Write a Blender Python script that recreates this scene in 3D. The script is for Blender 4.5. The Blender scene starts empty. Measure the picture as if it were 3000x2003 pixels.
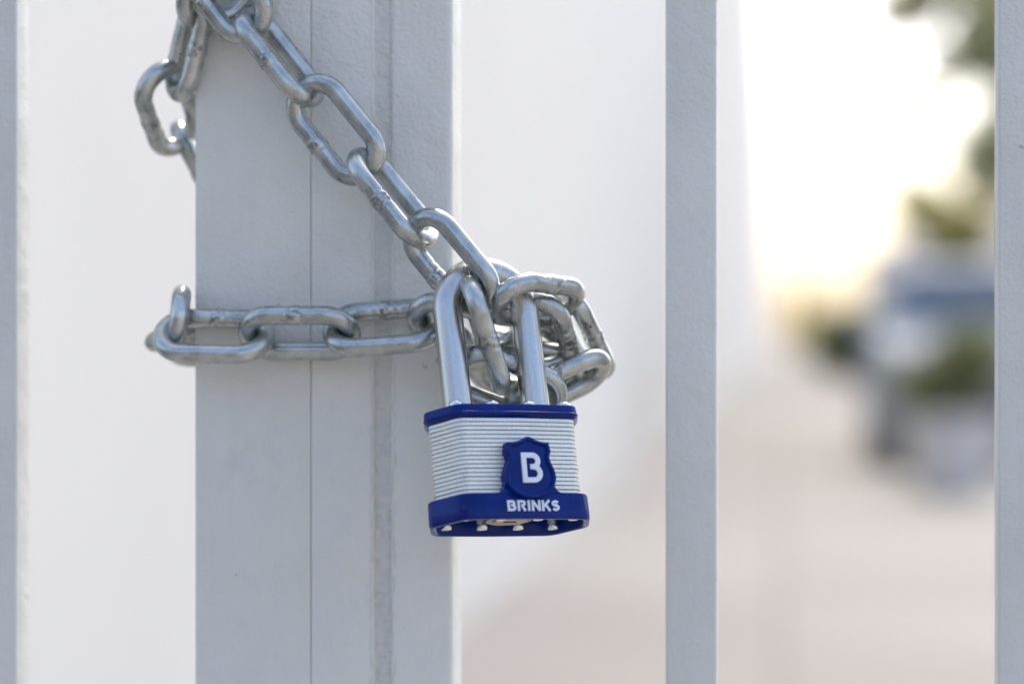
import bpy, bmesh, math, random
from mathutils import Vector, Matrix, noise

random.seed(7)
R = math.radians
sc = bpy.context.scene
COL = sc.collection

# ------------------------------------------------------------------ camera
FPX = 7400.0                       # focal length in pixels of the 3000 px wide frame
CAM = Vector((0.0, -0.80, 1.0))
YAW = math.atan2(786.0, FPX)       # the camera looks a little left of the gate's normal
FWD = Vector((-math.sin(YAW), math.cos(YAW), 0))
RGT = Vector((math.cos(YAW), math.sin(YAW), 0))
UP = Vector((0, 0, 1))
cam = bpy.data.cameras.new('camera')
cam.sensor_width = 36.0
cam.lens = FPX / 3000.0 * 36.0
cam.clip_start = 0.02
cam.clip_end = 3000
camo = bpy.data.objects.new('camera', cam)
COL.objects.link(camo)
camo.location = CAM
camo.rotation_euler = (R(90), 0, YAW)
cam.dof.use_dof = True
cam.dof.focus_distance = 0.768
cam.dof.aperture_fstop = 5.0
sc.camera = camo

# ------------------------------------------------------------------ sky and sun
SUN_AZ, SUN_EL = 88.0, 54.0        # degrees from +X towards +Y, and above the horizon
w = bpy.data.worlds.new('World'); sc.world = w; w.use_nodes = True
nt = w.node_tree
bgn = nt.nodes['Background']
sky = nt.nodes.new('ShaderNodeTexSky')
sky.sky_type = 'NISHITA'; sky.sun_disc = False
sky.sun_elevation = R(SUN_EL); sky.sun_rotation = R(90 - SUN_AZ)
sky.air_density = 0.85; sky.dust_density = 3.8; sky.ozone_density = 0.4
nt.links.new(sky.outputs[0], bgn.inputs[0]); bgn.inputs[1].default_value = 0.15
sl = bpy.data.lights.new('sun', 'SUN'); sl.energy = 0.6; sl.angle = R(14); sl.color = (1, .94, .86)
slo = bpy.data.objects.new('sun', sl); COL.objects.link(slo)
sd = Vector((math.cos(R(SUN_EL)) * math.cos(R(SUN_AZ)), math.cos(R(SUN_EL)) * math.sin(R(SUN_AZ)), math.sin(R(SUN_EL))))
slo.rotation_euler = sd.to_track_quat('Z', 'Y').to_euler()
slo.location = sd * 30
sc.view_settings.view_transform = 'Standard'
sc.view_settings.look = 'None'
sc.view_settings.gamma = 1.0
sc.view_settings.exposure = 1.55
sc.view_settings.use_curve_mapping = False
sc.render.engine = 'CYCLES'
sc.cycles.use_denoising = True
sc.cycles.max_bounces = 10
sc.cycles.glossy_bounces = 6
sc.cycles.sample_clamp_indirect = 10


def at(px, py, Y):
    """the point at depth Y of the gate that stands behind a pixel of the 3000 px frame"""
    d = FWD + RGT * ((px - 1500.0) / FPX) + UP * ((1001.5 - py) / FPX)
    return CAM + d * ((Y - CAM.y) / d.y)


# ------------------------------------------------------------------ helpers
def tag(o, label=None, cat=None, group=None, kind=None):
    if label: o['label'] = label
    if cat: o['category'] = cat
    if group: o['group'] = group
    if kind: o['kind'] = kind
    return o


def empty(name, loc, label=None, cat=None, group=None):
    o = bpy.data.objects.new(name, None); COL.objects.link(o)
    o.location = loc; o.empty_display_size = .02
    return tag(o, label, cat, group)


def mk(name, me, mat, parent=None, loc=None, rot=None):
    o = bpy.data.objects.new(name, me); COL.objects.link(o)
    if mat is not None and not me.materials: me.materials.append(mat)
    if parent is not None: o.parent = parent
    if loc is not None: o.location = loc
    if rot is not None: o.rotation_euler = rot
    return o


def mesh_of(bm, name, smooth=False, sharp=None):
    bmesh.ops.recalc_face_normals(bm, faces=bm.faces[:])
    me = bpy.data.meshes.new(name)
    bm.to_mesh(me); bm.free()
    if smooth:
        me.polygons.foreach_set('use_smooth', [True] * len(me.polygons))
        if sharp is not None: me.set_sharp_from_angle(angle=R(sharp))
    return me


def box(bm, x0, x1, y0, y1, z0, z1):
    vs = [bm.verts.new((x, y, z)) for z in (z0, z1) for y in (y0, y1) for x in (x0, x1)]
    for f in ((0, 1, 3, 2), (4, 6, 7, 5), (0, 4, 5, 1), (2, 3, 7, 6), (0, 2, 6, 4), (1, 5, 7, 3)):
        bm.faces.new([vs[i] for i in f])
    return vs


def box_me(name, x0, x1, y0, y1, z0, z1, bev=0.0, seg=2):
    bm = bmesh.new(); box(bm, x0, x1, y0, y1, z0, z1)
    if bev: bmesh.ops.bevel(bm, geom=bm.edges[:], offset=bev, segments=seg, profile=.5, affect='EDGES')
    return mesh_of(bm, name, bool(bev), 40)


def sweep(bm, pts, rads, n=16, closed=False, cap=True, up=None):
    """tube along points; parallel transport"""
    N = len(pts)
    tang = []
    for i in range(N):
        a = pts[(i - 1) % N] if (closed or i > 0) else pts[i]
        b = pts[(i + 1) % N] if (closed or i < N - 1) else pts[i]
        tang.append((b - a).normalized())
    u = up or tang[0].orthogonal()
    u = (u - tang[0] * u.dot(tang[0])).normalized()
    rings = []
    for i in range(N):
        t = tang[i]
        u = (u - t * u.dot(t)).normalized()
        v = t.cross(u)
        ring = []
        for k in range(n):
            th = 2 * math.pi * k / n
            r = rads(i, th) if callable(rads) else (rads[i] if isinstance(rads, (list, tuple)) else rads)
            ring.append(bm.verts.new(pts[i] + (u * math.cos(th) + v * math.sin(th)) * r))
        rings.append(ring)
    for i in range(N if closed else N - 1):
        A, B = rings[i], rings[(i + 1) % N]
        for k in range(n):
            bm.faces.new((A[k], A[(k + 1) % n], B[(k + 1) % n], B[k]))
    if cap and not closed:
        bm.faces.new(rings[0][::-1]); bm.faces.new(rings[-1])
    return rings


def loft(bm, rings, close_first=True, close_last=True, cyc=False):
    vr = [[bm.verts.new(p) for p in r] for r in rings]
    n = len(vr[0])
    m = len(vr)
    for i in range(m if cyc else m - 1):
        A, B = vr[i], vr[(i + 1) % m]
        for k in range(n):
            bm.faces.new((A[k], A[(k + 1) % n], B[(k + 1) % n], B[k]))
    if not cyc:
        if close_first: bm.faces.new(vr[0][::-1])
        if close_last: bm.faces.new(vr[-1])


def round_poly(pts, rs, seg=4):
    """2-D polygon with rounded corners"""
    out = []
    n = len(pts)
    for i in range(n):
        p = Vector(pts[i]); a = Vector(pts[i - 1]); b = Vector(pts[(i + 1) % n])
        r = rs[i] if isinstance(rs, (list, tuple)) else rs
        if r <= 0: out.append(p); continue
        da = (a - p).normalized(); db = (b - p).normalized()
        ang = da.angle(db)
        t = r / math.tan(ang / 2)
        c = p + (da + db).normalized() * (r / math.sin(ang / 2))
        s = p + da * t; e = p + db * t
        v0 = s - c; v1 = e - c
        tot = math.pi - ang
        sgn = 1 if v0.x * v1.y - v0.y * v1.x > 0 else -1
        for k in range(seg + 1):
            q = sgn * tot * k / seg
            out.append(c + Vector((v0.x * math.cos(q) - v0.y * math.sin(q), v0.x * math.sin(q) + v0.y * math.cos(q))))
    return out


def offset_poly(pts, d):
    """outward offset of a counter-clockwise polygon"""
    n = len(pts); out = []
    for i in range(n):
        p = pts[i]; a = pts[i - 1]; b = pts[(i + 1) % n]
        e0 = (p - a); e1 = (b - p)
        if e0.length < 1e-9 or e1.length < 1e-9: out.append(p.copy()); continue
        n0 = Vector((e0.y, -e0.x)).normalized(); n1 = Vector((e1.y, -e1.x)).normalized()
        m = n0 + n1
        if m.length < 1e-6: m = n0.copy()
        m.normalize()
        out.append(p + m * (d / max(.5, m.dot(n0))))
    return out


# ------------------------------------------------------------------ materials
def new_mat(name):
    m = bpy.data.materials.new(name); m.use_nodes = True
    t = m.node_tree
    return m, t, t.nodes['Principled BSDF']


def nd(t, typ, **kw):
    n = t.nodes.new(typ)
    for k, v in kw.items():
        if k in n.inputs: n.inputs[k].default_value = v
        else: setattr(n, k, v)
    return n


def ramp(t, fac, stops):
    r = t.nodes.new('ShaderNodeValToRGB')
    el = r.color_ramp.elements
    while len(el) < len(stops): el.new(.5)
    for e, (p, c) in zip(el, stops):
        e.position = p; e.color = (c, c, c, 1) if isinstance(c, (int, float)) else (*c, 1)
    t.links.new(fac, r.inputs[0])
    return r


def coords(t, scale=(1, 1, 1), rnd=False):
    tc = t.nodes.new('ShaderNodeTexCoord')
    mp = t.nodes.new('ShaderNodeMapping'); mp.inputs['Scale'].default_value = scale
    t.links.new(tc.outputs['Object'], mp.inputs[0])
    if rnd:
        oi = t.nodes.new('ShaderNodeObjectInfo')
        ml = nd(t, 'ShaderNodeVectorMath', operation='SCALE'); ml.inputs[0].default_value = (3.1, 1.7, 2.3)
        t.links.new(oi.outputs['Random'], ml.inputs['Scale'])
        t.links.new(ml.outputs[0], mp.inputs['Location'])
    return mp.outputs[0]


def mix(t, fac, a, b, mode='MIX'):
    m = t.nodes.new('ShaderNodeMix'); m.data_type = 'RGBA'; m.blend_type = mode
    for s, v in ((0, fac), (6, a), (7, b)):
        if hasattr(v, 'is_linked'): t.links.new(v, m.inputs[s])
        elif isinstance(v, (int, float)): m.inputs[s].default_value = v
        else: m.inputs[s].default_value = (*v, 1)
    return m.outputs[2]


def bump(t, h, strength, dist, prev=None):
    b = nd(t, 'ShaderNodeBump', Strength=strength, Distance=dist)
    t.links.new(h, b.inputs['Height'])
    if prev is not None: t.links.new(prev, b.inputs['Normal'])
    return b.outputs[0]


def simple(name, col, rough=.5, metal=0.0, spec=.5, nscale=None, namt=.1, bscale=None, bdist=.001, bstr=.3):
    m, t, p = new_mat(name)
    p.inputs['Roughness'].default_value = rough
    p.inputs['Metallic'].default_value = metal
    p.inputs['Specular IOR Level'].default_value = spec
    if nscale:
        v = coords(t)
        n = nd(t, 'ShaderNodeTexNoise', Scale=nscale, Detail=5.0)
        t.links.new(v, n.inputs['Vector'])
        r = ramp(t, n.outputs['Fac'], [(.3, tuple(c * (1 - namt) for c in col)), (.7, tuple(min(1, c * (1 + namt)) for c in col))])
        t.links.new(r.outputs[0], p.inputs['Base Color'])
        if bscale:
            n2 = nd(t, 'ShaderNodeTexNoise', Scale=bscale, Detail=3.0)
            t.links.new(v, n2.inputs['Vector'])
            t.links.new(bump(t, n2.outputs['Fac'], bstr, bdist), p.inputs['Normal'])
    else:
        p.inputs['Base Color'].default_value = (*col, 1)
    return m


def paint_mat(name, col):
    """grey gloss paint brushed on steel: orange peel, brush drag, specks of dirt"""
    m, t, p = new_mat(name)
    v = coords(t)
    vs = coords(t, (1, 1, .12))
    big = nd(t, 'ShaderNodeTexNoise', Scale=22.0, Detail=4.0); t.links.new(v, big.inputs['Vector'])
    base = ramp(t, big.outputs['Fac'], [(.3, tuple(c * .94 for c in col)), (.7, tuple(c * 1.04 for c in col))]).outputs[0]
    sp = nd(t, 'ShaderNodeTexNoise', Scale=260.0, Detail=4.0); t.links.new(v, sp.inputs['Vector'])
    patch = nd(t, 'ShaderNodeTexNoise', Scale=45.0, Detail=2.0); t.links.new(v, patch.inputs['Vector'])
    add = nd(t, 'ShaderNodeMath', operation='MULTIPLY'); t.links.new(sp.outputs['Fac'], add.inputs[0]); t.links.new(patch.outputs['Fac'], add.inputs[1])
    sm = ramp(t, add.outputs[0], [(.452, 0.0), (.50, .65)]).outputs[0]
    base = mix(t, sm, base, (.16, .155, .15))
    # grey rub marks and faint vertical runs
    vr = coords(t, (1, 1, .05)); run = nd(t, 'ShaderNodeTexNoise', Scale=110.0, Detail=4.0); t.links.new(vr, run.inputs['Vector'])
    base = mix(t, ramp(t, run.outputs['Fac'], [(.55, 0.0), (.78, .12)]).outputs[0], base, (.42, .41, .39))
    rub = nd(t, 'ShaderNodeTexNoise', Scale=38.0, Detail=8.0, Roughness=.75); t.links.new(v, rub.inputs['Vector'])
    base = mix(t, ramp(t, rub.outputs['Fac'], [(.57, 0.0), (.72, .24)]).outputs[0], base, (.36, .355, .345))
    t.links.new(base, p.inputs['Base Color'])
    t.links.new(ramp(t, rub.outputs['Fac'], [(.4, .36), (.65, .52)]).outputs[0], p.inputs['Roughness'])
    p.inputs['Roughness'].default_value = .42
    p.inputs['Specular IOR Level'].default_value = .35
    n1 = nd(t, 'ShaderNodeTexNoise', Scale=750.0, Detail=2.0); t.links.new(v, n1.inputs['Vector'])
    n2 = nd(t, 'ShaderNodeTexNoise', Scale=170.0, Detail=4.0); t.links.new(vs, n2.inputs['Vector'])
    n3 = nd(t, 'ShaderNodeTexNoise', Scale=70.0, Detail=5.0, Roughness=.6); t.links.new(v, n3.inputs['Vector'])
    b1 = bump(t, n1.outputs['Fac'], .55, .0006)
    b2 = bump(t, n3.outputs['Fac'], .55, .0026, bump(t, n2.outputs['Fac'], .16, .0012, b1))
    t.links.new(b2, p.inputs['Normal'])
    return m


def zinc_mat():
    m, t, p = new_mat('zinc_plated_steel')
    v = coords(t, (1, 1, 1), True)
    vl = coords(t, (.25, 1, 1), True)
    n = nd(t, 'ShaderNodeTexNoise', Scale=160.0, Detail=6.0); t.links.new(v, n.inputs['Vector'])
    c = ramp(t, n.outputs['Fac'], [(.3, (.36, .395, .385)), (.5, (.48, .505, .485)), (.72, (.62, .635, .60))]).outputs[0]
    # warm white-rust film
    n2 = nd(t, 'ShaderNodeTexNoise', Scale=420.0, Detail=5.0); t.links.new(vl, n2.inputs['Vector'])
    film = ramp(t, n2.outputs['Fac'], [(.52, 0.0), (.70, .75)]).outputs[0]
    c = mix(t, film, c, (.36, .365, .34))
    # brown rust flecks
    n3 = nd(t, 'ShaderNodeTexNoise', Scale=230.0, Detail=7.0, Roughness=.7); t.links.new(v, n3.inputs['Vector'])
    fl = ramp(t, n3.outputs['Fac'], [(.675, 0.0), (.695, 1.0)])
    c = mix(t, fl.outputs[0], c, (.05, .032, .022))
    # scorched, pitted band round the weld
    tc = t.nodes.new('ShaderNodeTexCoord'); sx_ = t.nodes.new('ShaderNodeSeparateXYZ'); t.links.new(tc.outputs['Object'], sx_.inputs[0])
    ab = nd(t, 'ShaderNodeMath', operation='ABSOLUTE'); t.links.new(sx_.outputs[0], ab.inputs[0])
    near = nd(t, 'ShaderNodeMapRange'); near.inputs[1].default_value = .0032; near.inputs[2].default_value = .0012
    t.links.new(ab.outputs[0], near.inputs[0])
    pos = nd(t, 'ShaderNodeMath', operation='GREATER_THAN'); pos.inputs[1].default_value = 0; t.links.new(sx_.outputs[1], pos.inputs[0])
    n6 = nd(t, 'ShaderNodeTexNoise', Scale=650.0, Detail=5.0); t.links.new(v, n6.inputs['Vector'])
    pit = ramp(t, n6.outputs['Fac'], [(.50, 0.0), (.58, .8)]).outputs[0]
    m1 = nd(t, 'ShaderNodeMath', operation='MULTIPLY'); t.links.new(near.outputs[0], m1.inputs[0]); t.links.new(pos.outputs[0], m1.inputs[1])
    m2 = nd(t, 'ShaderNodeMath', operation='MULTIPLY'); t.links.new(m1.outputs[0], m2.inputs[0]); t.links.new(pit, m2.inputs[1])
    c = mix(t, m2.outputs[0], c, (.20, .19, .18))
    t.links.new(c, p.inputs['Base Color'])
    inv = ramp(t, fl.outputs[0], [(0, .93), (1, .1)]).outputs[0]
    t.links.new(inv, p.inputs['Metallic'])
    rr = ramp(t, n.outputs['Fac'], [(.3, .22), (.7, .35)]).outputs[0]
    t.links.new(rr, p.inputs['Roughness'])
    n4 = nd(t, 'ShaderNodeTexNoise', Scale=900.0, Detail=3.0); t.links.new(v, n4.inputs['Vector'])
    n5 = nd(t, 'ShaderNodeTexNoise', Scale=200.0, Detail=2.0); t.links.new(v, n5.inputs['Vector'])
    t.links.new(bump(t, n5.outputs['Fac'], .07, .0009, bump(t, n4.outputs['Fac'], .12, .0003)), p.inputs['Normal'])
    return m


def steel_mat(name, col, rough, nscale=700.0, stretch=(1, 1, .08), bstr=.05):
    m, t, p = new_mat(name)
    v = coords(t, stretch)
    n = nd(t, 'ShaderNodeTexNoise', Scale=nscale, Detail=4.0); t.links.new(v, n.inputs['Vector'])
    t.links.new(ramp(t, n.outputs['Fac'], [(.3, tuple(c * .94 for c in col)), (.7, tuple(min(1, c * 1.04) for c in col))]).outputs[0], p.inputs['Base Color'])
    p.inputs['Metallic'].default_value = 1.0
    t.links.new(ramp(t, n.outputs['Fac'], [(.3, rough * .85), (.7, rough * 1.2)]).outputs[0], p.inputs['Roughness'])
    t.links.new(bump(t, n.outputs['Fac'], bstr, .0003), p.inputs['Normal'])
    return m


def plate_mat():
    m, t, p = new_mat('galvanised_lamination')
    v = coords(t, (1, 1, 1), True)
    n = nd(t, 'ShaderNodeTexNoise', Scale=1500.0, Detail=5.0, Roughness=.7); t.links.new(v, n.inputs['Vector'])
    n1 = nd(t, 'ShaderNodeTexNoise', Scale=150.0, Detail=3.0); t.links.new(v, n1.inputs['Vector'])
    c = ramp(t, n.outputs['Fac'], [(.3, (.68, .68, .63)), (.65, (.90, .895, .81))]).outputs[0]
    c = mix(t, ramp(t, n1.outputs['Fac'], [(.45, 0.0), (.8, .3)]).outputs[0], c, (.62, .62, .56))
    t.links.new(c, p.inputs['Base Color'])
    p.inputs['Metallic'].default_value = .85
    t.links.new(ramp(t, n.outputs['Fac'], [(.3, .36), (.7, .55)]).outputs[0], p.inputs['Roughness'])
    t.links.new(bump(t, n.outputs['Fac'], .5, .0004), p.inputs['Normal'])
    return m


def blue_mat():
    m, t, p = new_mat('blue_vinyl')
    v = coords(t)
    n = nd(t, 'ShaderNodeTexNoise', Scale=120.0, Detail=5.0); t.links.new(v, n.inputs['Vector'])
    c = ramp(t, n.outputs['Fac'], [(.3, (.0001, .013, .135)), (.7, (.0003, .024, .205))]).outputs[0]
    vs = coords(t, (1, 1, .3)); sc_ = nd(t, 'ShaderNodeTexNoise', Scale=420.0, Detail=8.0, Roughness=.8); t.links.new(vs, sc_.inputs['Vector'])
    c = mix(t, ramp(t, sc_.outputs['Fac'], [(.60, 0.0), (.68, .22)]).outputs[0], c, (.10, .14, .30))   # fine dust and scuffs
    t.links.new(c, p.inputs['Base Color'])
    t.links.new(ramp(t, n.outputs['Fac'], [(.35, .12), (.7, .24)]).outputs[0], p.inputs['Roughness'])
    p.inputs['Specular IOR Level'].default_value = .2
    n2 = nd(t, 'ShaderNodeTexNoise', Scale=260.0, Detail=3.0); t.links.new(v, n2.inputs['Vector'])
    t.links.new(bump(t, n2.outputs['Fac'], .12, .0005), p.inputs['Normal'])
    return m


def leaf_mat(name, c0, c1):
    m, t, p = new_mat(name)
    g = nd(t, 'ShaderNodeNewGeometry')
    t.links.new(ramp(t, g.outputs['Random Per Island'], [(0, c0), (1, c1)]).outputs[0], p.inputs['Base Color'])
    p.inputs['Roughness'].default_value = .5
    tr = t.nodes.new('ShaderNodeBsdfTranslucent')
    t.links.new(ramp(t, g.outputs['Random Per Island'], [(0, tuple(min(1, c * 1.4) for c in c0)), (1, tuple(min(1, c * 1.5) for c in c1))]).outputs[0], tr.inputs[0])
    ms = t.nodes.new('ShaderNodeMixShader'); ms.inputs[0].default_value = .55
    t.links.new(p.outputs[0], ms.inputs[1]); t.links.new(tr.outputs[0], ms.inputs[2])
    t.links.new(ms.outputs[0], t.nodes['Material Output'].inputs[0])
    return m


def ground_mat():
    m, t, p = new_mat('pale_paving')
    v = coords(t)
    n = nd(t, 'ShaderNodeTexNoise', Scale=.35, Detail=6.0); t.links.new(v, n.inputs['Vector'])
    c = ramp(t, n.outputs['Fac'], [(.3, (.26, .246, .216)), (.5, (.302, .287, .256)), (.7, (.332, .32, .287))]).outputs[0]
    f = nd(t, 'ShaderNodeTexNoise', Scale=90.0, Detail=4.0); t.links.new(v, f.inputs['Vector'])
    c = mix(t, ramp(t, f.outputs['Fac'], [(.35, 0.0), (.7, .35)]).outputs[0], c, (.34, .32, .30))
    br = nd(t, 'ShaderNodeTexBrick', Scale=1.0)
    br.offset = 0.0
    br.inputs['Mortar Size'].default_value = .012
    br.inputs['Brick Width'].default_value = 1.5; br.inputs['Row Height'].default_value = 1.5
    br.inputs['Color1'].default_value = (1, 1, 1, 1); br.inputs['Color2'].default_value = (.86, .84, .84, 1); br.inputs['Mortar'].default_value = (.5, .48, .46, 1)
    t.links.new(v, br.inputs['Vector'])
    c = mix(t, 1.0, c, br.outputs['Color'], 'MULTIPLY')
    t.links.new(c, p.inputs['Base Color'])
    p.inputs['Roughness'].default_value = .85
    t.links.new(bump(t, f.outputs['Fac'], .3, .004), p.inputs['Normal'])
    return m


M_PAINT = paint_mat('grey_gate_paint', (.725, .72, .655))
M_PAINT2 = paint_mat('grey_post_paint', (.745, .735, .67))
M_SEAM = paint_mat('shaded_filler_paint', (.65, .645, .59))  # filler paint darkened to stand in for shade in the post groove
M_ZINC = zinc_mat()
M_SHACK = steel_mat('drawn_shackle_steel', (.58, .57, .54), .28)
M_PLATE = plate_mat()
M_RIVET = steel_mat('bright_rivet_steel', (.80, .81, .80), .22, 500.0, (1, 1, 1), .1)
M_BLUE = blue_mat()
M_WHITE = simple('printed_white', (.74, .77, .83), .4, nscale=400, namt=.04)
M_BRASS = simple('worn_brass', (.46, .38, .29), .4, .9, nscale=300, namt=.15)
M_DARK = simple('dark_keyway', (.02, .02, .022), .5, nscale=300, namt=.2)
M_WALL = simple('white_render', (.745, .72, .65), .8, nscale=.8, namt=.025, bscale=60, bdist=.004)
M_COPING = simple('pale_coping', (.62, .61, .60), .8, nscale=2, namt=.08)
M_GROUND = ground_mat()
M_BARK = simple('bark', (.16, .125, .10), .9, nscale=14, namt=.4, bscale=25, bdist=.03, bstr=.7)
M_LEAF_D = leaf_mat('dark_leaf', (.11, .14, .07), (.21, .235, .13))
M_LEAF_O = leaf_mat('olive_leaf', (.30, .29, .18), (.50, .47, .31))
M_LEAF_G = leaf_mat('green_leaf', (.050, .085, .020), (.10, .14, .035))
M_LEAF_P = leaf_mat('pot_leaf', (.14, .165, .08), (.24, .26, .14))
M_LEAF_Y = leaf_mat('yellow_leaf', (.16, .17, .04), (.30, .28, .08))
M_CAR = simple('blue_grey_car_paint', (.27, .31, .36), .55, .0, .25, nscale=3, namt=.04)
M_GLASS = simple('car_glass', (.14, .17, .21), .04, 0, .6, nscale=2, namt=.1)
M_RUBBER = simple('black_rubber', (.04, .04, .04), .8, nscale=20, namt=.2)
M_TRIM = simple('black_plastic_trim', (.06, .062, .065), .5, nscale=20, namt=.2)
M_CHROME = simple('chrome', (.75, .76, .77), .15, 1, nscale=20, namt=.05)
M_LENS = simple('lamp_lens', (.70, .72, .74), .08, .3, nscale=20, namt=.05)
M_SIGN = simple('yellow_sign_paint', (.62, .46, .06), .5, nscale=5, namt=.06)
M_POLE = simple('galvanised_pole', (.42, .43, .44), .5, .5, nscale=6, namt=.1)
M_BRICK = simple('dark_brick', (.14, .135, .135), .85, nscale=3, namt=.2)
M_STUCCO = simple('tan_stucco', (.36, .33, .295), .85, nscale=2, namt=.08)
M_HOUSE = simple('cream_house_wall', (.74, .72, .68), .8, nscale=1, namt=.05)
M_ROOF = simple('grey_roof', (.30, .29, .29), .8, nscale=2, namt=.15)

# ------------------------------------------------------------------ the setting
bm = bmesh.new()
N = 12
vs = [[bm.verts.new((-900 + 1800 * i / N, -900 + 1800 * j / N, 0)) for i in range(N + 1)] for j in range(N + 1)]
for j in range(N):
    for i in range(N):
        bm.faces.new((vs[j][i], vs[j][i + 1], vs[j + 1][i + 1], vs[j + 1][i]))
tag(mk('pavement', mesh_of(bm, 'pavement'), M_GROUND), kind='structure')

# the long white building whose side runs straight away from the gate
WX = -1.13
b = empty('white_building', (WX, 1.0, 0), 'long tall plain white rendered building running back behind the gate', 'building')
mk('wall', box_me('wall', -9.0, 0, 0, 300, 0, 22.0), M_WALL, b)
mk('coping', box_me('coping', -9.06, .06, -.06, 300.06, 22.003, 22.2), M_COPING, b)

# unseen buildings added behind the viewer to shape steel reflections and gate light
for nm, x0, x1, y0, h_, mt, lab in (('added_brick_building', -32, -1.4, -15.0, 6.8, 'M_BRICK', 'unseen dark grey brick building added behind the viewer for reflections'),
                                    ('added_stucco_building', 3.6, 30, -15.5, 5.6, 'M_STUCCO', 'unseen tan stucco building added behind the viewer for reflections')):
    bb = empty(nm, (x0, y0, 0), lab, 'building')
    mk('wall', box_me('wall', 0, x1 - x0, -8, 0, 0, h_), globals()[mt], bb)
    mk('coping', box_me('coping', -.05, x1 - x0 + .05, -8.05, .05, h_ + .002, h_ + .18), M_COPING, bb)
    k = 1.2
    while k < x1 - x0 - 1.5:
        for zc in (1.6, 4.4):
            wn = mk('window', box_me('window', k, k + 1.1, -.05, .06, zc - .7, zc + .7, .01), M_COPING, bb)
            mk('pane', box_me('pane', k + .08, k + 1.02, .04, .075, zc - .62, zc + .62), M_GLASS, wn)
        k += 2.6

# ------------------------------------------------------------------ gate, post and pickets
YP = -0.005            # front face of stile and post
PD = 0.025             # their depth
Z0, Z1 = 0.03, 1.95


def xs(px, Y): return at(px, 1001, Y).x


def tube(name, x0, x1, y0, y1, z0, z1, mat, parent, bev=.0014):
    """square steel tube with softly rounded long edges"""
    pl = round_poly([(x0, y0), (x1, y0), (x1, y1), (x0, y1)], bev, 4)
    bm = bmesh.new()
    loft(bm, [[Vector((p.x, p.y, z)) for p in pl] for z in (z0, z1)])
    return mk(name, mesh_of(bm, name, True, 40), mat, parent)


xa = xs(572, YP); xb = xs(910.0, YP); xc = xs(911.2, YP); xd = xs(1325, YP)
gate = empty('metal_gate', (0, 0, 0), 'grey painted metal gate leaf with flat stile left of the seam', 'gate')
tube('stile', xa, xb, YP, YP + PD, Z0, Z1, M_PAINT, gate, .0005)
PW = xs(2100, 0) - xs(1950, 0)
xl = xs(48, 0)
for k in range(3):
    tube('picket', xl - PW - k * .11, xl - k * .11, 0, .015, .12, 1.86, M_PAINT, gate, .0009)
for z in (.08, 1.86):
    tube('rail', xl - .36, xa - .0002, .001, .024, z, z + .04, M_PAINT, gate, .001)

fence = empty('metal_fence', (xc, 0, 0), 'grey painted metal fence panel with post and slim pickets right of the seam', 'fence')


def fpart(fn):
    o = fn; o.location = (-fence.location.x, 0, 0); return o


gx0, gx1 = xs(1095, YP), xs(1147, YP)
pl = round_poly([(xc, YP), (gx0, YP), (gx0 + .0002, YP + .0030), (gx1 - .0002, YP + .0030), (gx1, YP), (xd, YP), (xd, YP + PD), (xc, YP + PD)], [.0005, .0004, 0, 0, .0004, .0022, .0022, .0005], 4)
bm = bmesh.new()
loft(bm, [[Vector((p.x, p.y, z)) for p in pl] for z in (Z0, Z1)])
fpart(mk('post', mesh_of(bm, 'post', True, 40), M_PAINT2, fence))
xm = xs(1950, 0); xr = xs(2925, 0)
fpart(tube('picket', xm, xm + PW, 0, .015, .12, 1.86, M_PAINT, fence, .0009))
for k in range(3):
    fpart(tube('picket', xr + k * .105, xr + PW + k * .105, 0, .015, .12, 1.86, M_PAINT, fence, .0009))
for z in (.08, 1.86):
    fpart(tube('rail', xd + .0002, xr + .26, .001, .024, z, z + .04, M_PAINT, fence, .001))
# run of filler and weld down the face of the post
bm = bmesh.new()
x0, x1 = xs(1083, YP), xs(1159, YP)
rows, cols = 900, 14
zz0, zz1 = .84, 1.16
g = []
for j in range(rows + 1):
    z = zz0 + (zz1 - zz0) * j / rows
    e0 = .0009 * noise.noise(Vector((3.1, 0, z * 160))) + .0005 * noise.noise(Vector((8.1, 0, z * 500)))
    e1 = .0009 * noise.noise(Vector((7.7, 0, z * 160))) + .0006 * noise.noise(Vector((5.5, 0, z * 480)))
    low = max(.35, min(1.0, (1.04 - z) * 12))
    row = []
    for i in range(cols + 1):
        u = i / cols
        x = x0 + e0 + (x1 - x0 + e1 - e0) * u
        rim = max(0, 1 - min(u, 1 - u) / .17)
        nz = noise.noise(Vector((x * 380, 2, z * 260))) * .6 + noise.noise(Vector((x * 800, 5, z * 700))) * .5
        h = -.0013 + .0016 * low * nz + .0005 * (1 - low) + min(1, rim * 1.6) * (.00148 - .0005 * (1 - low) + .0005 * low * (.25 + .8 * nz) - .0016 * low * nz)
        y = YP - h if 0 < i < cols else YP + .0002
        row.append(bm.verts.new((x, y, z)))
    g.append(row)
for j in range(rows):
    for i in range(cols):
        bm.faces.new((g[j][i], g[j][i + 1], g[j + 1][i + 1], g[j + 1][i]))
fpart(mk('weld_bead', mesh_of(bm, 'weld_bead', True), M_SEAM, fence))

# ------------------------------------------------------------------ chain
LD, LL, LW = .0061, .0393, .0219     # wire, outer length, outer width


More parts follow.
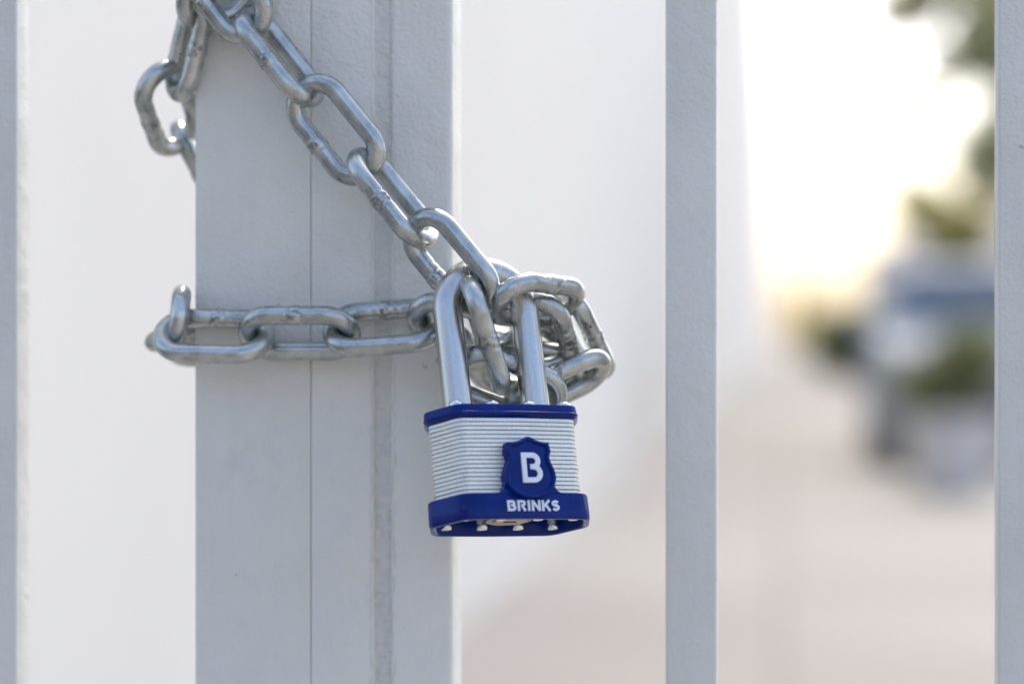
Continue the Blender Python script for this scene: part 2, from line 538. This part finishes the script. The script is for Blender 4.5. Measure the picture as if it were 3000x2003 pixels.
def link_mesh(seed):
    rnd = random.Random(seed)
    rc = (LW - LD) / 2                # radius of the bends' centre line
    hs = (LL - LW) / 2                # half of a straight side
    pts = []; tag_ = []
    ns, nb = 44, 20
    for i in range(ns):               # +y side, carries the weld
        x = -hs + 2 * hs * i / ns; pts.append(Vector((x, rc, 0))); tag_.append((x, 1))
    for i in range(nb):
        a = math.pi / 2 - math.pi * i / nb; pts.append(Vector((hs + rc * math.cos(a), rc * math.sin(a), 0))); tag_.append((0, 0))
    for i in range(ns):
        x = hs - 2 * hs * i / ns; pts.append(Vector((x, -rc, 0))); tag_.append((x, -1))
    for i in range(nb):
        a = -math.pi / 2 - math.pi * i / nb; pts.append(Vector((-hs + rc * math.cos(a), rc * math.sin(a), 0))); tag_.append((0, 0))
    off = rnd.uniform(-.0008, .0008)
    r0 = LD / 2
    s = rnd.uniform(0, 50)
    dent = rnd.choice((.9, 2.2, 4.0, 5.4))

    def rad(i, th):
        r = r0 * (1 + .006 * noise.noise(pts[i] * 200 + Vector((s, math.cos(th), math.sin(th)))))
        x, side = tag_[i]
        if side == 1:
            u = (x - off)
            jag = u + .0004 * noise.noise(Vector((s, math.cos(th) * 2, math.sin(th) * 2)))
            r *= 1 + .055 * math.exp(-(jag / .0016) ** 6) - .05 * math.exp(-((abs(jag) - .0022) / .0004) ** 2)
            r *= 1 + .05 * math.exp(-(u / .0017) ** 4) * noise.noise(Vector((s, u * 1400, th * 3)))
            r *= 1 - .07 * math.exp(-((abs(u) - .0047) / .0008) ** 2) * max(0, math.cos(th - dent)) ** 2
        return r
    bm = bmesh.new()
    sweep(bm, pts, rad, 20, closed=True, up=Vector((0, 0, 1)))
    me = mesh_of(bm, 'chain_link', True)
    me.materials.append(M_ZINC)
    return me


LINKS = [link_mesh(k) for k in range(6)]
chain = empty('steel_chain', at(900, 1060, -.012), 'zinc plated steel chain wrapped round the gate stile and post', 'chain')
LK = [0]


def link(px, py, Y, ang, slope, roll, weld=1):
    """ang: image direction of the long axis, clockwise from right; slope: its lean away from the viewer;
    roll: turn about the long axis, positive brings the upper or right wire forward; weld: which wire is welded"""
    A, S, Q = R(ang), R(slope), R(roll)
    a = Vector((math.cos(S) * math.cos(A), math.sin(S), -math.cos(S) * math.sin(A)))
    b_ = Vector((math.sin(A), 0, math.cos(A)))
    c = a.cross(b_).normalized(); b_ = c.cross(a).normalized()
    wv = b_ * math.cos(Q) + c * math.sin(Q)
    if weld < 0: wv = -wv
    n = a.cross(wv)
    o = mk('link', LINKS[LK[0] % len(LINKS)], None, chain)
    LK[0] += 1
    m3 = Matrix((a, wv, n)).transposed()
    o.location = at(px, py, Y) - chain.location
    o.rotation_euler = m3.to_euler()
    return o


# upper strand, from the top left down to the padlock
link(700, -86, -.0130, -50, 0, 20)            # behind, at the very top
link(655, -34, -.0205, 52, 2, 15, -1)
link(818, 168, -.0190, 51.5, -2, -70, -1)
link(984, 380, -.0215, 51, -2, 14, -1)
link(1150, 580, -.0245, 51, -3, -70, -1)
link(1322, 772, -.0300, 50, -3, 32, -1)
# lower strand, round the front of the post
link(626, 984, -.0160, 1, 0, -45, 1)
link(877, 976, -.0165, 0, 0, 45, 1)
link(1126, 960, -.0165, -4, 0, -45, 1)
link(1372, 944, -.0165, 6, 3, 45, 1)
link(1500, 985, -.0060, 20, 15, -40, 1)
# lower strand turning round the left edge of the stile
link(524, 936, -.0020, 176, 76, 10, 1)
link(542, 978, .0185, 0, 85, 68, 1)
# upper strand turning round the left edge of the stile
link(602, -84, -.0080, 105, -6, -76, -1)
link(556, 127, -.0040, 107, 12, 55, 1)
link(496, 318, .0120, 86, 52, -44, -1)
link(590, 507, .0350, 65, 15, 82, 1)
# the end of the chain gathered round the shackle
link(1422, 982, -.0300, 74, 16, 80, 1)
link(1486, 1128, -.0210, 22, 20, 25, 1)
link(1630, 1130, -.0070, -25, 22, 64, 1)
link(1694, 968, .0060, 67, 34, 58, 1)
link(1568, 882, -.0200, 6, 55, 45, 1)
link(1592, 980, -.0060, 80, 48, 25, 1)
link(1545, 1080, .0000, 8, 15, 35, 1)
# runs behind the post
for i, (px, py) in enumerate(((640, 1000), (880, 1010), (1120, 1015), (1360, 1030))):
    link(px, py, .0360, 1, 0, 45 if i % 2 else -45)
for i, (px, py) in enumerate(((735, 690), (890, 880))):
    link(px, py, .0390 + .004 * i, 52, 0, -45 if i % 2 else 45)

# ------------------------------------------------------------------ padlock (mm in its own frame: x right, -y front, z up, origin on the top cap)
MM = .001
LOCK_P = at(1466, 1212, -.0350)
lock = empty('padlock', LOCK_P, 'silver laminated padlock with blue plastic bumpers hanging from the chain', 'padlock')
rot = Matrix.Rotation(R(-6.6), 3, 'Y') @ Matrix.Rotation(R(-13.8), 3, 'X') @ Matrix.Rotation(R(31.5), 3, 'Z')
lock.rotation_euler = rot.to_euler()

HEX = [(-18.9, -11.6), (0, -12.3), (18.9, -11.6), (23.8, -.8), (23.8, .8), (18.9, 11.6), (0, 12.3), (-18.9, 11.6), (-23.8, .8), (-23.8, -.8)]
HR = [3.6, 0, 3.6, 1.0, 1.0, 3.6, 0, 3.6, 1.0, 1.0]
OUT = round_poly(HEX, HR, 5)                 # counter-clockwise from above


def prof(rings_, name, mat, parent, smooth=True, sharp=35, c0=True, c1=True, base=None):
    bm = bmesh.new()
    rr = []
    for d, z in rings_:
        rr.append([Vector((p.x, p.y, z)) * MM for p in offset_poly(base or OUT, d)])
    loft(bm, rr, c0, c1)
    return mk(name, mesh_of(bm, name, smooth, sharp), mat, parent)


# top cap
prof([(-3, -4.1), (0.0, -4.1), (.5, -3.9), (1.35, -2.9), (1.45, -2.6), (1.25, -2.35), (1.15, -.5), (.9, -.12), (.4, 0), (-3, 0.001)], 'top_bumper', M_BLUE, lock)
prof([(-.55, -.5), (-.55, .06), (-.75, .14)], 'top_plate', M_RIVET, lock)
# laminations
ZT, NP = -4.1, 18
TH = (27.3 - 4.1) / NP
DZ = .9 * MM                                # the lower half sits this much higher than its own numbers
for k in range(NP):
    z1 = ZT - k * TH; z0 = z1 - TH
    d = random.uniform(-.12, .12)
    e = .14
    o = prof([(-1.0 + d, z1 - .05), (d - .26, z1 - .05), (d, z1 - .05 - e), (d, z0 + .05 + e), (d - .26, z0 + .05), (-1.0 + d, z0 + .05)], 'plate', M_PLATE, lock)
    o.location = (random.uniform(-.05, .05) * MM, 0, 0)
prof([(-1.2, -4.3), (-1.2, -27.2)], 'core', M_DARK, lock)
# bottom bumper, hollow underneath
prof([(.02, -28.1), (1.4, -28.2), (1.85, -28.45), (2.05, -28.9), (2.15, -35.3), (1.95, -35.9), (1.5, -36.2), (.55, -36.2), (.2, -36.0), (-.1, -35.5), (-.3, -31.0), (-.5, -31.0)],
     'bottom_bumper', M_BLUE, lock, c0=False, c1=False).location.z = DZ
prof([(-.45, -31.4), (-.45, -31.9)], 'bottom_plate', M_RIVET, lock).location.z = DZ


def lathe(profile, name, mat, parent, loc, n=20, flip=False):
    bm = bmesh.new()
    rr = [[Vector((r * math.cos(2 * math.pi * k / n), r * math.sin(2 * math.pi * k / n), z)) * MM for k in range(n)] for r, z in profile]
    loft(bm, rr)
    return mk(name, mesh_of(bm, name, True, 40), mat, parent, Vector(loc) * MM)


RV = [(x, y) for y in (-7.4, 7.4) for x in (-17.8, -6, 6, 17.8)]
for x, y in RV:
    lathe([(2.2, -1.0), (2.2, .15), (2.05, .55), (1.6, 1.05), (.9, 1.38), (.3, 1.48), (.02, 1.5)], 'rivet', M_RIVET, lock, (x, y, .85))
    lathe([(1.75, 0), (1.75, -1.5), (1.5, -1.65), (1.5, -1.9), (1.75, -2.05), (1.75, -3.2), (1.5, -3.5), (.02, -3.55)], 'rivet', M_RIVET, lock, (x, y, -30.9))
cyl = lathe([(7.2, 0), (7.2, -2.0), (6.8, -2.3), (6.2, -2.3), (6.0, -2.0), (5.3, -2.0), (5.3, -2.5), (.02, -2.55)], 'lock_cylinder', M_BRASS, lock, (0, 0, -30.95), 32)
mk('keyway', box_me('keyway', -.0021, .0021, -.0004, .0004, -.0003, -.00005), M_DARK, cyl, (0, 0, -.00245))

# shackle
SR, SX, SH = 4.5, 12.9, 49.6
pts = []
for k in range(16): pts.append(Vector((-SX, 0, -6 + (SH - SX - SR + 6) * k / 15)))
for k in range(1, 40):
    a = math.pi - math.pi * k / 40
    pts.append(Vector((SX * math.cos(a), 0, SH - SX - SR + SX * math.sin(a))))
for k in range(16): pts.append(Vector((SX, 0, SH - SX - SR - (SH - SX - SR + 6) * k / 15)))
bm = bmesh.new()
sweep(bm, [p * MM for p in pts], SR * MM, 32, up=Vector((1, 0, 0)))
shackle = mk('shackle', mesh_of(bm, 'shackle', True, 50), M_SHACK, lock)


shackle.location.x = -.9 * MM
shackle.rotation_euler.y = R(-1.6)       # a little play in the lock


# raised lettering from strokes
def ribbon(bm, path, wd, z):
    """flat stroke of constant width with mitred joins, in the xy plane"""
    n = len(path); L = []; Rr = []
    P = [Vector(p) for p in path]
    for i in range(n):
        d0 = (P[i] - P[i - 1]).normalized() if i else (P[1] - P[0]).normalized()
        d1 = (P[i + 1] - P[i]).normalized() if i < n - 1 else d0
        n0 = Vector((-d0.y, d0.x)); n1 = Vector((-d1.y, d1.x))
        m = (n0 + n1)
        m = n0 if m.length < 1e-4 else m.normalized()
        k = wd / 2 / max(.45, m.dot(n0))
        L.append(P[i] + m * k); Rr.append(P[i] - m * k)
    top = [(bm.verts.new((l.x, l.y, z)), bm.verts.new((r.x, r.y, z))) for l, r in zip(L, Rr)]
    bot = [(bm.verts.new((l.x, l.y, -.05)), bm.verts.new((r.x, r.y, -.05))) for l, r in zip(L, Rr)]
    for i in range(n - 1):
        bm.faces.new((top[i][0], top[i][1], top[i + 1][1], top[i + 1][0]))
        bm.faces.new((top[i][0], top[i + 1][0], bot[i + 1][0], bot[i][0]))
        bm.faces.new((top[i][1], bot[i][1], bot[i + 1][1], top[i + 1][1]))
    bm.faces.new((top[0][0], bot[0][0], bot[0][1], top[0][1]))
    bm.faces.new((top[-1][0], top[-1][1], bot[-1][1], bot[-1][0]))


def arc(cx, cy, rx, ry, a0, a1, n=9):
    return [(cx + rx * math.cos(R(a0 + (a1 - a0) * i / n)), cy + ry * math.sin(R(a0 + (a1 - a0) * i / n))) for i in range(n + 1)]


def letter_strokes(ch, W, H, s):
    """strokes inside a W x H box for stroke width s"""
    h = s / 2
    x0, x1, y0, y1 = h, W - h, h, H - h
    ym = H * .53
    if ch == 'B':
        r1 = (y1 - ym) / 2; r2 = (ym - y0) / 2
        return [[(W * .42, ym)] + arc(x1 - r1 - W * .07, ym + r1, r1, r1, -90, 90) + [(x0, y1), (x0, 0)], [(h * .4, y0)] + arc(x1 - r2, y0 + r2, r2, r2, -90, 90) + [(W * .46, ym)]]
    if ch == 'R':
        r1 = (y1 - ym) / 2
        return [[(W * .45, ym)] + arc(x1 - r1 - W * .02, ym + r1, r1, r1, -90, 90) + [(x0, y1), (x0, 0)], [(W * .52, ym), (x1 + W * .02, 0)]]
    if ch == 'I': return [[(W / 2, 0), (W / 2, H)]]
    if ch == 'N': return [[(x0, 0), (x0, H)], [(x0, H - h * .6), (x1, h * .6)], [(x1, 0), (x1, H)]]
    if ch == 'K': return [[(x0, 0), (x0, H)], [(x0, H * .34), (x1 + W * .03, H)], [(W * .42, H * .60), (x1 + W * .05, 0)]]
    if ch == 'S':
        r1 = (y1 - ym) / 2; r2 = (ym - y0) / 2; rx = (x1 - x0) / 2; cx = W / 2
        return [arc(cx, ym + r1, rx, r1, 25, 270, 14) + arc(cx, y0 + r2, rx, r2, 90, -155, 14)]
    return []


def letter(ch, W, H, s, ht, name, mat, parent):
    bm = bmesh.new()
    for k, st in enumerate(letter_strokes(ch, W, H, s)):
        ribbon(bm, st, s, ht + .012 * k)
    bmesh.ops.transform(bm, matrix=Matrix.Scale(MM, 4), verts=bm.verts[:])
    # lettering stands on a front face: x right, y up, z towards the viewer
    bmesh.ops.transform(bm, matrix=Matrix(((1, 0, 0, 0), (0, 0, -1, 0), (0, 1, 0, 0), (0, 0, 0, 1))), verts=bm.verts[:])
    return mk(name, mesh_of(bm, name), mat, parent)


# shield emblem
half = [(0, 19.0), (.9, 18.75), (2.2, 18.0), (3.6, 17.45), (5.0, 17.2), (6.5, 17.15), (6.6, 16.4), (6.75, 15.5), (7.0, 14.3), (6.55, 13.4), (6.35, 12.5), (6.5, 11.4), (7.0, 10.1), (7.6, 8.7), (7.95, 7.2), (8.0, 5.9), (7.7, 4.5), (7.05, 3.2), (6.0, 2.0), (4.6, 1.05), (3.0, .4), (1.5, .1)]
shp = [Vector((x, z)) for x, z in half] + [Vector((0, 0))] + [Vector((-x, z)) for x, z in half[:0:-1]]
shp = shp[::-1]                              # counter-clockwise seen from the front
SB = -36.2 + 7.1                             # height of the shield's foot
YF = -16.2                                   # its front face


def shield_ring(d, y): return [Vector((p.x + 1.0, y, p.y * .96 + SB)) * MM for p in offset_poly(shp, d)]


bm = bmesh.new()
loft(bm, [shield_ring(.25, -10.2), shield_ring(.18, YF + .5), shield_ring(.02, YF + .1), shield_ring(-.15, YF), shield_ring(-.62, YF), shield_ring(-.78, YF + .1), shield_ring(-.95, YF + .8), shield_ring(-1.15, YF + 1.05)])
shield = mk('shield_emblem', mesh_of(bm, 'shield_emblem', True, 50), M_BLUE, lock)
# web that carries the shield down into the bottom bumper
bm = bmesh.new()
web = [Vector(p) for p in ((-11.6, 0), (11.6, 0), (10.0, .25), (8.9, 1.0), (8.2, 2.4), (7.9, 4.2), (-7.9, 4.2), (-8.2, 2.4), (-8.9, 1.0), (-10.0, .25))]
loft(bm, [[Vector((p.x + 1.0, y, p.y - 27.7)) * MM for p in web] for y in (-10.2, -14.1)])
mk('shield_web', mesh_of(bm, 'shield_web', True, 30), M_BLUE, lock)
o = letter('B', 6.6, 9.1, 1.55, .75, 'letter', M_WHITE, shield)
o.location = Vector((-1.75, YF + 1.06, SB + 4.35)) * MM
xcur = -6.9
for ch, wd in (('B', 2.75), ('R', 2.75), ('I', .9), ('N', 2.95), ('K', 2.85), ('S', 2.55)):
    o = letter(ch, wd, 3.25, .76, .16, 'letter', M_WHITE, lock)
    tilt = math.atan2(.7, 18.9)                  # the front is very slightly peaked along its middle
    yl, yr = (-12.3 - 2.16 + .7 * abs(q) / 18.9 for q in (xcur, xcur + wd))
    o.location = Vector((xcur, yl - .03, -33.05)) * MM
    o.rotation_euler = (R(-.6), 0, math.atan2(yr - yl, wd))
    xcur += wd + .46

# words stamped into the crown of the shackle
cu = bpy.data.curves.new('stamp', 'FONT'); cu.body = 'HARDENED STEEL'; cu.size = 2.7; cu.align_x = 'LEFT'; cu.space_character = 1.12; cu.extrude = .08; cu.offset = .03; cu.resolution_u = 3
to = bpy.data.objects.new('stamp', cu); COL.objects.link(to)
dg = bpy.context.evaluated_depsgraph_get()
me = bpy.data.meshes.new_from_object(to.evaluated_get(dg))
bpy.data.objects.remove(to); bpy.data.curves.remove(cu)
xmax = max(v.co.x for v in me.vertices)
for v in me.vertices:
    s = v.co.x - xmax                       # arc length back from the end of the text
    ph = R(41) - s / (SX + 2.6)             # angle on the crown
    al = R(86) - (v.co.y - 1.1) / SR       # 0 outward, 90 to the front
    rr = SR + .04 + v.co.z * 1.6
    rad = SX + rr * math.cos(al)
    v.co = Vector((rad * math.cos(ph), -rr * math.sin(al), SH - SX - SR + rad * math.sin(ph))) * MM
mk('stamped_words', me, M_SHACK, shackle)

# ------------------------------------------------------------------ background: trees, shrubs, car, signs
def leaves(name, blobs, n, size, mat, parent, seed):
    rnd = random.Random(seed)
    V = []; F = []
    tot = sum(b_[3] ** 2 for b_ in blobs)
    for (bx, by, bz, br, sq) in blobs:
        for _ in range(int(n * br * br / tot)):
            while True:
                d = Vector((rnd.uniform(-1, 1), rnd.uniform(-1, 1), rnd.uniform(-1, 1)))
                if .05 < d.length < 1: break
            d = d * (d.length ** -.45) * br
            c = Vector((bx + d.x, by + d.y, bz + d.z * sq))
            s = size * rnd.uniform(.6, 1.3)
            u = Vector((rnd.gauss(0, 1), rnd.gauss(0, 1), rnd.gauss(0, .6))).normalized()
            v = u.orthogonal().normalized()
            v = Matrix.Rotation(rnd.uniform(0, 6.28), 3, u) @ v
            k = len(V)
            V += [c - u * s, c + v * s * .42 + u * s * .1, c + u * s, c - v * s * .42 + u * s * .1]
            F.append((k, k + 1, k + 2, k + 3))
    me = bpy.data.meshes.new(name); me.from_pydata(V, [], F)
    return mk(name, me, mat, parent)


def tree(name, X, Y, h, blobs, n, size, mat, label, seed, trunk_r=.13):
    rnd = random.Random(seed)
    t = empty(name, (X, Y, 0), label, 'tree')
    bm = bmesh.new()
    pts = [Vector((rnd.uniform(-.06, .06) * k, rnd.uniform(-.06, .06) * k, h * k / 7)) for k in range(8)]
    sweep(bm, pts, [trunk_r * (1.25 - .11 * k) for k in range(8)], 10)
    for (bx, by, bz, br, sq) in blobs:
        st = pts[rnd.randint(3, 6)]
        en = Vector((bx, by, bz))
        md = st.lerp(en, .5) + Vector((0, 0, -.12 * (en - st).length))
        sweep(bm, [st, md, en], [trunk_r * .5, trunk_r * .32, trunk_r * .12], 7)
    mk('trunk', mesh_of(bm, 'trunk', True), M_BARK, t)
    leaves('crown', blobs, n, size, mat, t, seed)
    return t


def blobset(seed, n, c, spread, r0, r1, sq=.8):
    rnd = random.Random(seed); out = []
    for _ in range(n):
        out.append((c[0] + rnd.uniform(-1, 1) * spread[0], c[1] + rnd.uniform(-1, 1) * spread[1], c[2] + rnd.uniform(-1, 1) * spread[2], rnd.uniform(r0, r1), sq))
    return out


tree('broadleaf_tree', 3.4, 30, 2.9, blobset(3, 15, (0, 0, 3.5), (1.2, 1.2, 1.0), .55, .9), 4500, .14, M_LEAF_D, 'leafy green tree standing behind the parked car', 3)
tree('street_tree', 6.2, 46, 6.0, blobset(5, 8, (.6, 0, 7.6), (2.4, 2.0, 1.4), .6, 1.1) + [(-3.2, 0, 7.7, .9, .6), (-2.0, .3, 7.3, .8, .7), (-2.4, -.2, 6.3, .7, .7), (-3.9, 0, 7.1, .7, .7), (-2.5, .3, 6.7, .65, .8), (-3.1, -.4, 6.0, .55, .7), (-3.6, .2, 5.3, .45, .8), (-5.3, 0, 4.5, .4, .6), (-4.4, .5, 5.0, .4, .6)], 11000, .14, M_LEAF_O, 'tall thin olive tree with sparse crown over the pavement', 5, .09)
tree('pale_tree', 4.6, 62, 4.0, blobset(9, 8, (-.2, 0, 4.0), (1.2, 1.2, .9), .5, .9), 1800, .14, M_LEAF_Y, 'yellow green tree beyond the leafy green tree', 9, .12)

sh = empty('round_shrub', (1.85, 62, 0), 'rounded green shrub at the far end of the pavement', 'shrub')
bm = bmesh.new()
for k in range(6):
    a = k * 1.05
    sweep(bm, [Vector((0, 0, 0)), Vector((.15 * math.cos(a), .15 * math.sin(a), .5)), Vector((.45 * math.cos(a), .45 * math.sin(a), 1.2))], [.03, .022, .01], 6)
mk('stem', mesh_of(bm, 'stem', True), M_BARK, sh)
leaves('foliage', blobset(21, 9, (0, 0, .9), (.5, .4, .45), .4, .6), 4200, .10, M_LEAF_G, sh, 21)
hd = empty('clipped_hedge', (4.1, 72, 0), 'low dark hedge across the far end of the pavement', 'hedge')
bm = bmesh.new()
for k in range(14):
    x = -3 + k * .62
    sweep(bm, [Vector((x, 0, 0)), Vector((x + .1, 0, .8)), Vector((x, .1, 1.4))], [.03, .022, .01], 6)
mk('stem', mesh_of(bm, 'stem', True), M_BARK, hd)
leaves('foliage', [(-3 + .35 * k, random.uniform(-.2, .2), .95 + random.uniform(-.1, .45), .80, 1.1) for k in range(26)], 8000, .12, M_LEAF_D, hd, 31)

# yellow sign on a post at the end of the wall
sg = empty('yellow_sign', (.52, 70, 0), 'tall yellow sign board on a post by the end of the white building', 'sign')
bm = bmesh.new(); sweep(bm, [Vector((0, 0, 0)), Vector((0, 0, 1.35)), Vector((0, 0, 2.75))], .045, 12)
mk('post', mesh_of(bm, 'post', True, 50), M_POLE, sg)
mk('board', box_me('board', -.21, .21, -.075, -.047, 1.15, 2.35, .01), M_SIGN, sg)
for z in (1.4, 2.1): mk('bracket', box_me('bracket', -.15, .15, -.0465, -.02, z - .03, z + .03), M_POLE, sg)

lampn = 0
for (x, y, h, lab) in ((1.35, 88, 7.0, 'slim grey lamp post nearer the white building'), (4.25, 90, 7.4, 'slim grey lamp post nearer the parked car')):
    lp = empty('lamp_post', (x, y, 0), lab, 'lamp post', 'lamp posts along the far pavement')
    bm = bmesh.new(); sweep(bm, [Vector((0, 0, 0)), Vector((0, 0, .9)), Vector((0, 0, .95)), Vector((0, 0, h))], [.13, .13, .085, .06], 12)
    mk('pole', mesh_of(bm, 'pole', True, 50), M_POLE, lp)
    bm = bmesh.new(); sweep(bm, [Vector((0, 0, h - .05)), Vector((.3, 0, h + .2)), Vector((1.2, 0, h + .3))], [.05, .045, .04], 10)
    mk('arm', mesh_of(bm, 'arm', True), M_POLE, lp)
    mk('lamp_head', box_me('lamp_head', 1.0, 1.7, -.14, .14, h + .22, h + .36, .04), M_POLE, lp)

# pale house beyond the hedge
hs_ = empty('cream_house', (12, 140, 0), 'cream house with grey hipped roof far beyond the hedge', 'house')
mk('wall', box_me('wall', -7, 7, 0, 9, 0, 5.6), M_HOUSE, hs_)
bm = bmesh.new()
v = [bm.verts.new(p) for p in ((-7.5, -.5, 5.605), (7.5, -.5, 5.605), (7.5, 9.5, 5.605), (-7.5, 9.5, 5.605), (-3, 4.5, 8), (3, 4.5, 8))]
for f in ((0, 1, 5, 4), (1, 2, 5), (2, 3, 4, 5), (3, 0, 4), (3, 2, 1, 0)): bm.faces.new([v[i] for i in f])
mk('roof', mesh_of(bm, 'roof'), M_ROOF, hs_)
for zc in (1.6, 4.2):
    for xc_ in (-5, -1.7, 1.7, 5):
        wn = mk('window', box_me('window', xc_ - .65, xc_ + .65, -.06, .05, zc - .75, zc + .75, .01), M_COPING, hs_)
        mk('pane', box_me('pane', xc_ - .55, xc_ + .55, -.075, -.05, zc - .65, zc + .65), M_GLASS, wn)

# parked car facing the gate
car = empty('parked_car', (.78 + .93, 19.0, 0), 'blue grey car parked facing the gate at the right edge', 'car')
prof_c = [(.06, .30), (0, .52), (.02, .80), (.10, .93), (.35, 1.01), (1.0, 1.10), (4.35, 1.14), (4.52, 1.05), (4.58, .6), (4.50, .34)]
bot = []
for cy in (3.62, .88):
    bot += [(cy + .40, .30)] + [(cy + .40 * math.cos(R(a)), .34 + .40 * math.sin(R(a))) for a in range(0, 181, 20)] + [(cy - .40, .30)]
poly = prof_c + bot
bm = bmesh.new()
loft(bm, [[Vector((x, y + ins_y, z)) for y, z in poly] for x, ins_y in ((-.925, 0.06), (-.80, 0), (.80, 0), (.925, 0.06))])
mk('body', mesh_of(bm, 'body', True, 30), M_CAR, car)
bm = bmesh.new()
loft(bm, [[Vector((sx * wx, y, z)) for sx, y in ((-1, ya), (1, ya), (1, yb), (-1, yb))] for wx, ya, yb, z in ((.86, .98, 4.40, 1.08), (.80, 1.13, 4.30, 1.35), (.72, 1.29, 4.15, 1.60), (.62, 1.6, 4.0, 1.66))])
cab = mk('cabin', mesh_of(bm, 'cabin', True, 30), M_CAR, car)


def panel(name, q, mat, parent, th=.012):
    q = [Vector(p) for p in q]
    nrm = (q[1] - q[0]).cross(q[3] - q[0]).normalized()
    bm = bmesh.new()
    loft(bm, [[p - nrm * th for p in q], [p + nrm * th for p in q]])
    return mk(name, mesh_of(bm, name), mat, parent)


panel('windscreen', [(-.76, 1.045, 1.18), (.76, 1.045, 1.18), (.66, 1.285, 1.585), (-.66, 1.285, 1.585)], M_GLASS, car, .02)
for sx in (-1, 1):
    for ya, yb, yc, yd in ((1.25, 2.45, 2.45, 1.48), (2.55, 3.65, 3.6, 2.55)):
        panel('side_window', [(sx * .838, ya, 1.18), (sx * .838, yb, 1.18), (sx * .715, yc, 1.56), (sx * .715, yd, 1.56)], M_GLASS, car, .015)
    for ya, yb in ((1.42, 2.57), (2.60, 3.25)):
        dr = mk('door', box_me('door', sx * .93 - .006, sx * .93 + .006, ya, yb, .38, 1.06, .004), M_CAR, car)
        mk('handle', box_me('handle', sx * .945 - .012, sx * .945 + .012, yb - .28, yb - .1, .90, .94, .008), M_CHROME, dr)
    mk('headlight', box_me('headlight', sx * .66 - .20, sx * .66 + .20, -.03, .12, .68, .84, .035), M_LENS, car)
    mk('wing_mirror', box_me('wing_mirror', sx * 1.0 - .10, sx * 1.0 + .10, 1.3, 1.42, 1.10, 1.25, .04), M_CAR, car)
    for cy in (.88, 3.62):
        wh = empty('wheel', (sx * .82, cy, .34)); wh.parent = car
        bm = bmesh.new()
        rr = [(.20, -.10), (.31, -.11), (.34, -.07), (.34, .07), (.31, .11), (.20, .10)]
        loft(bm, [[Vector((xx, r * math.cos(2 * math.pi * k / 28), r * math.sin(2 * math.pi * k / 28))) for k in range(28)] for r, xx in rr])
        mk('tyre', mesh_of(bm, 'tyre', True, 40), M_RUBBER, wh)
        bm = bmesh.new()
        for k in range(5):
            a = k * 2 * math.pi / 5
            sweep(bm, [Vector((sx * .115, .03 * math.cos(a), .03 * math.sin(a))), Vector((sx * .112, .20 * math.cos(a), .20 * math.sin(a)))], [.03, .024], 6)
        mk('rim', mesh_of(bm, 'rim', True, 40), M_CHROME, wh)
grl = mk('grille', box_me('grille', -.42, .42, -.035, .08, .60, .80, .02), M_TRIM, car)
for k in range(3): mk('grille_bar', box_me('grille_bar', -.40, .40, -.048, -.0345, .635 + .055 * k, .655 + .055 * k), M_CHROME, grl)
mk('lower_intake', box_me('lower_intake', -.70, .70, -.02, .10, .42, .56, .03), M_TRIM, car)
mk('bumper', box_me('bumper', -.90, .90, -.06, .12, .28, .415, .04), M_CAR, car)

# potted shrub in front of the car
pot = empty('potted_shrub', (1.12, 16.2, 0), 'green shrub in a pale round pot in front of the parked car', 'potted plant')
bm = bmesh.new()
pr = [(.20, 0), (.24, .02), (.30, .44), (.33, .46), (.33, .52), (.29, .52), (.27, .46), (.02, .45)]
loft(bm, [[Vector((r * math.cos(2 * math.pi * k / 28), r * math.sin(2 * math.pi * k / 28), z)) for k in range(28)] for r, z in pr])
mk('pot', mesh_of(bm, 'pot', True, 40), M_COPING, pot)
bm = bmesh.new()
for k in range(5):
    a = k * 1.26
    sweep(bm, [Vector((.03 * math.cos(a), .03 * math.sin(a), .44)), Vector((.1 * math.cos(a), .1 * math.sin(a), .7)), Vector((.22 * math.cos(a), .22 * math.sin(a), 1.0))], [.016, .012, .006], 6)
mk('stem', mesh_of(bm, 'stem', True), M_BARK, pot)
leaves('foliage', blobset(41, 8, (.03, 0, .86), (.2, .2, .18), .16, .28), 1500, .055, M_LEAF_P, pot, 41)
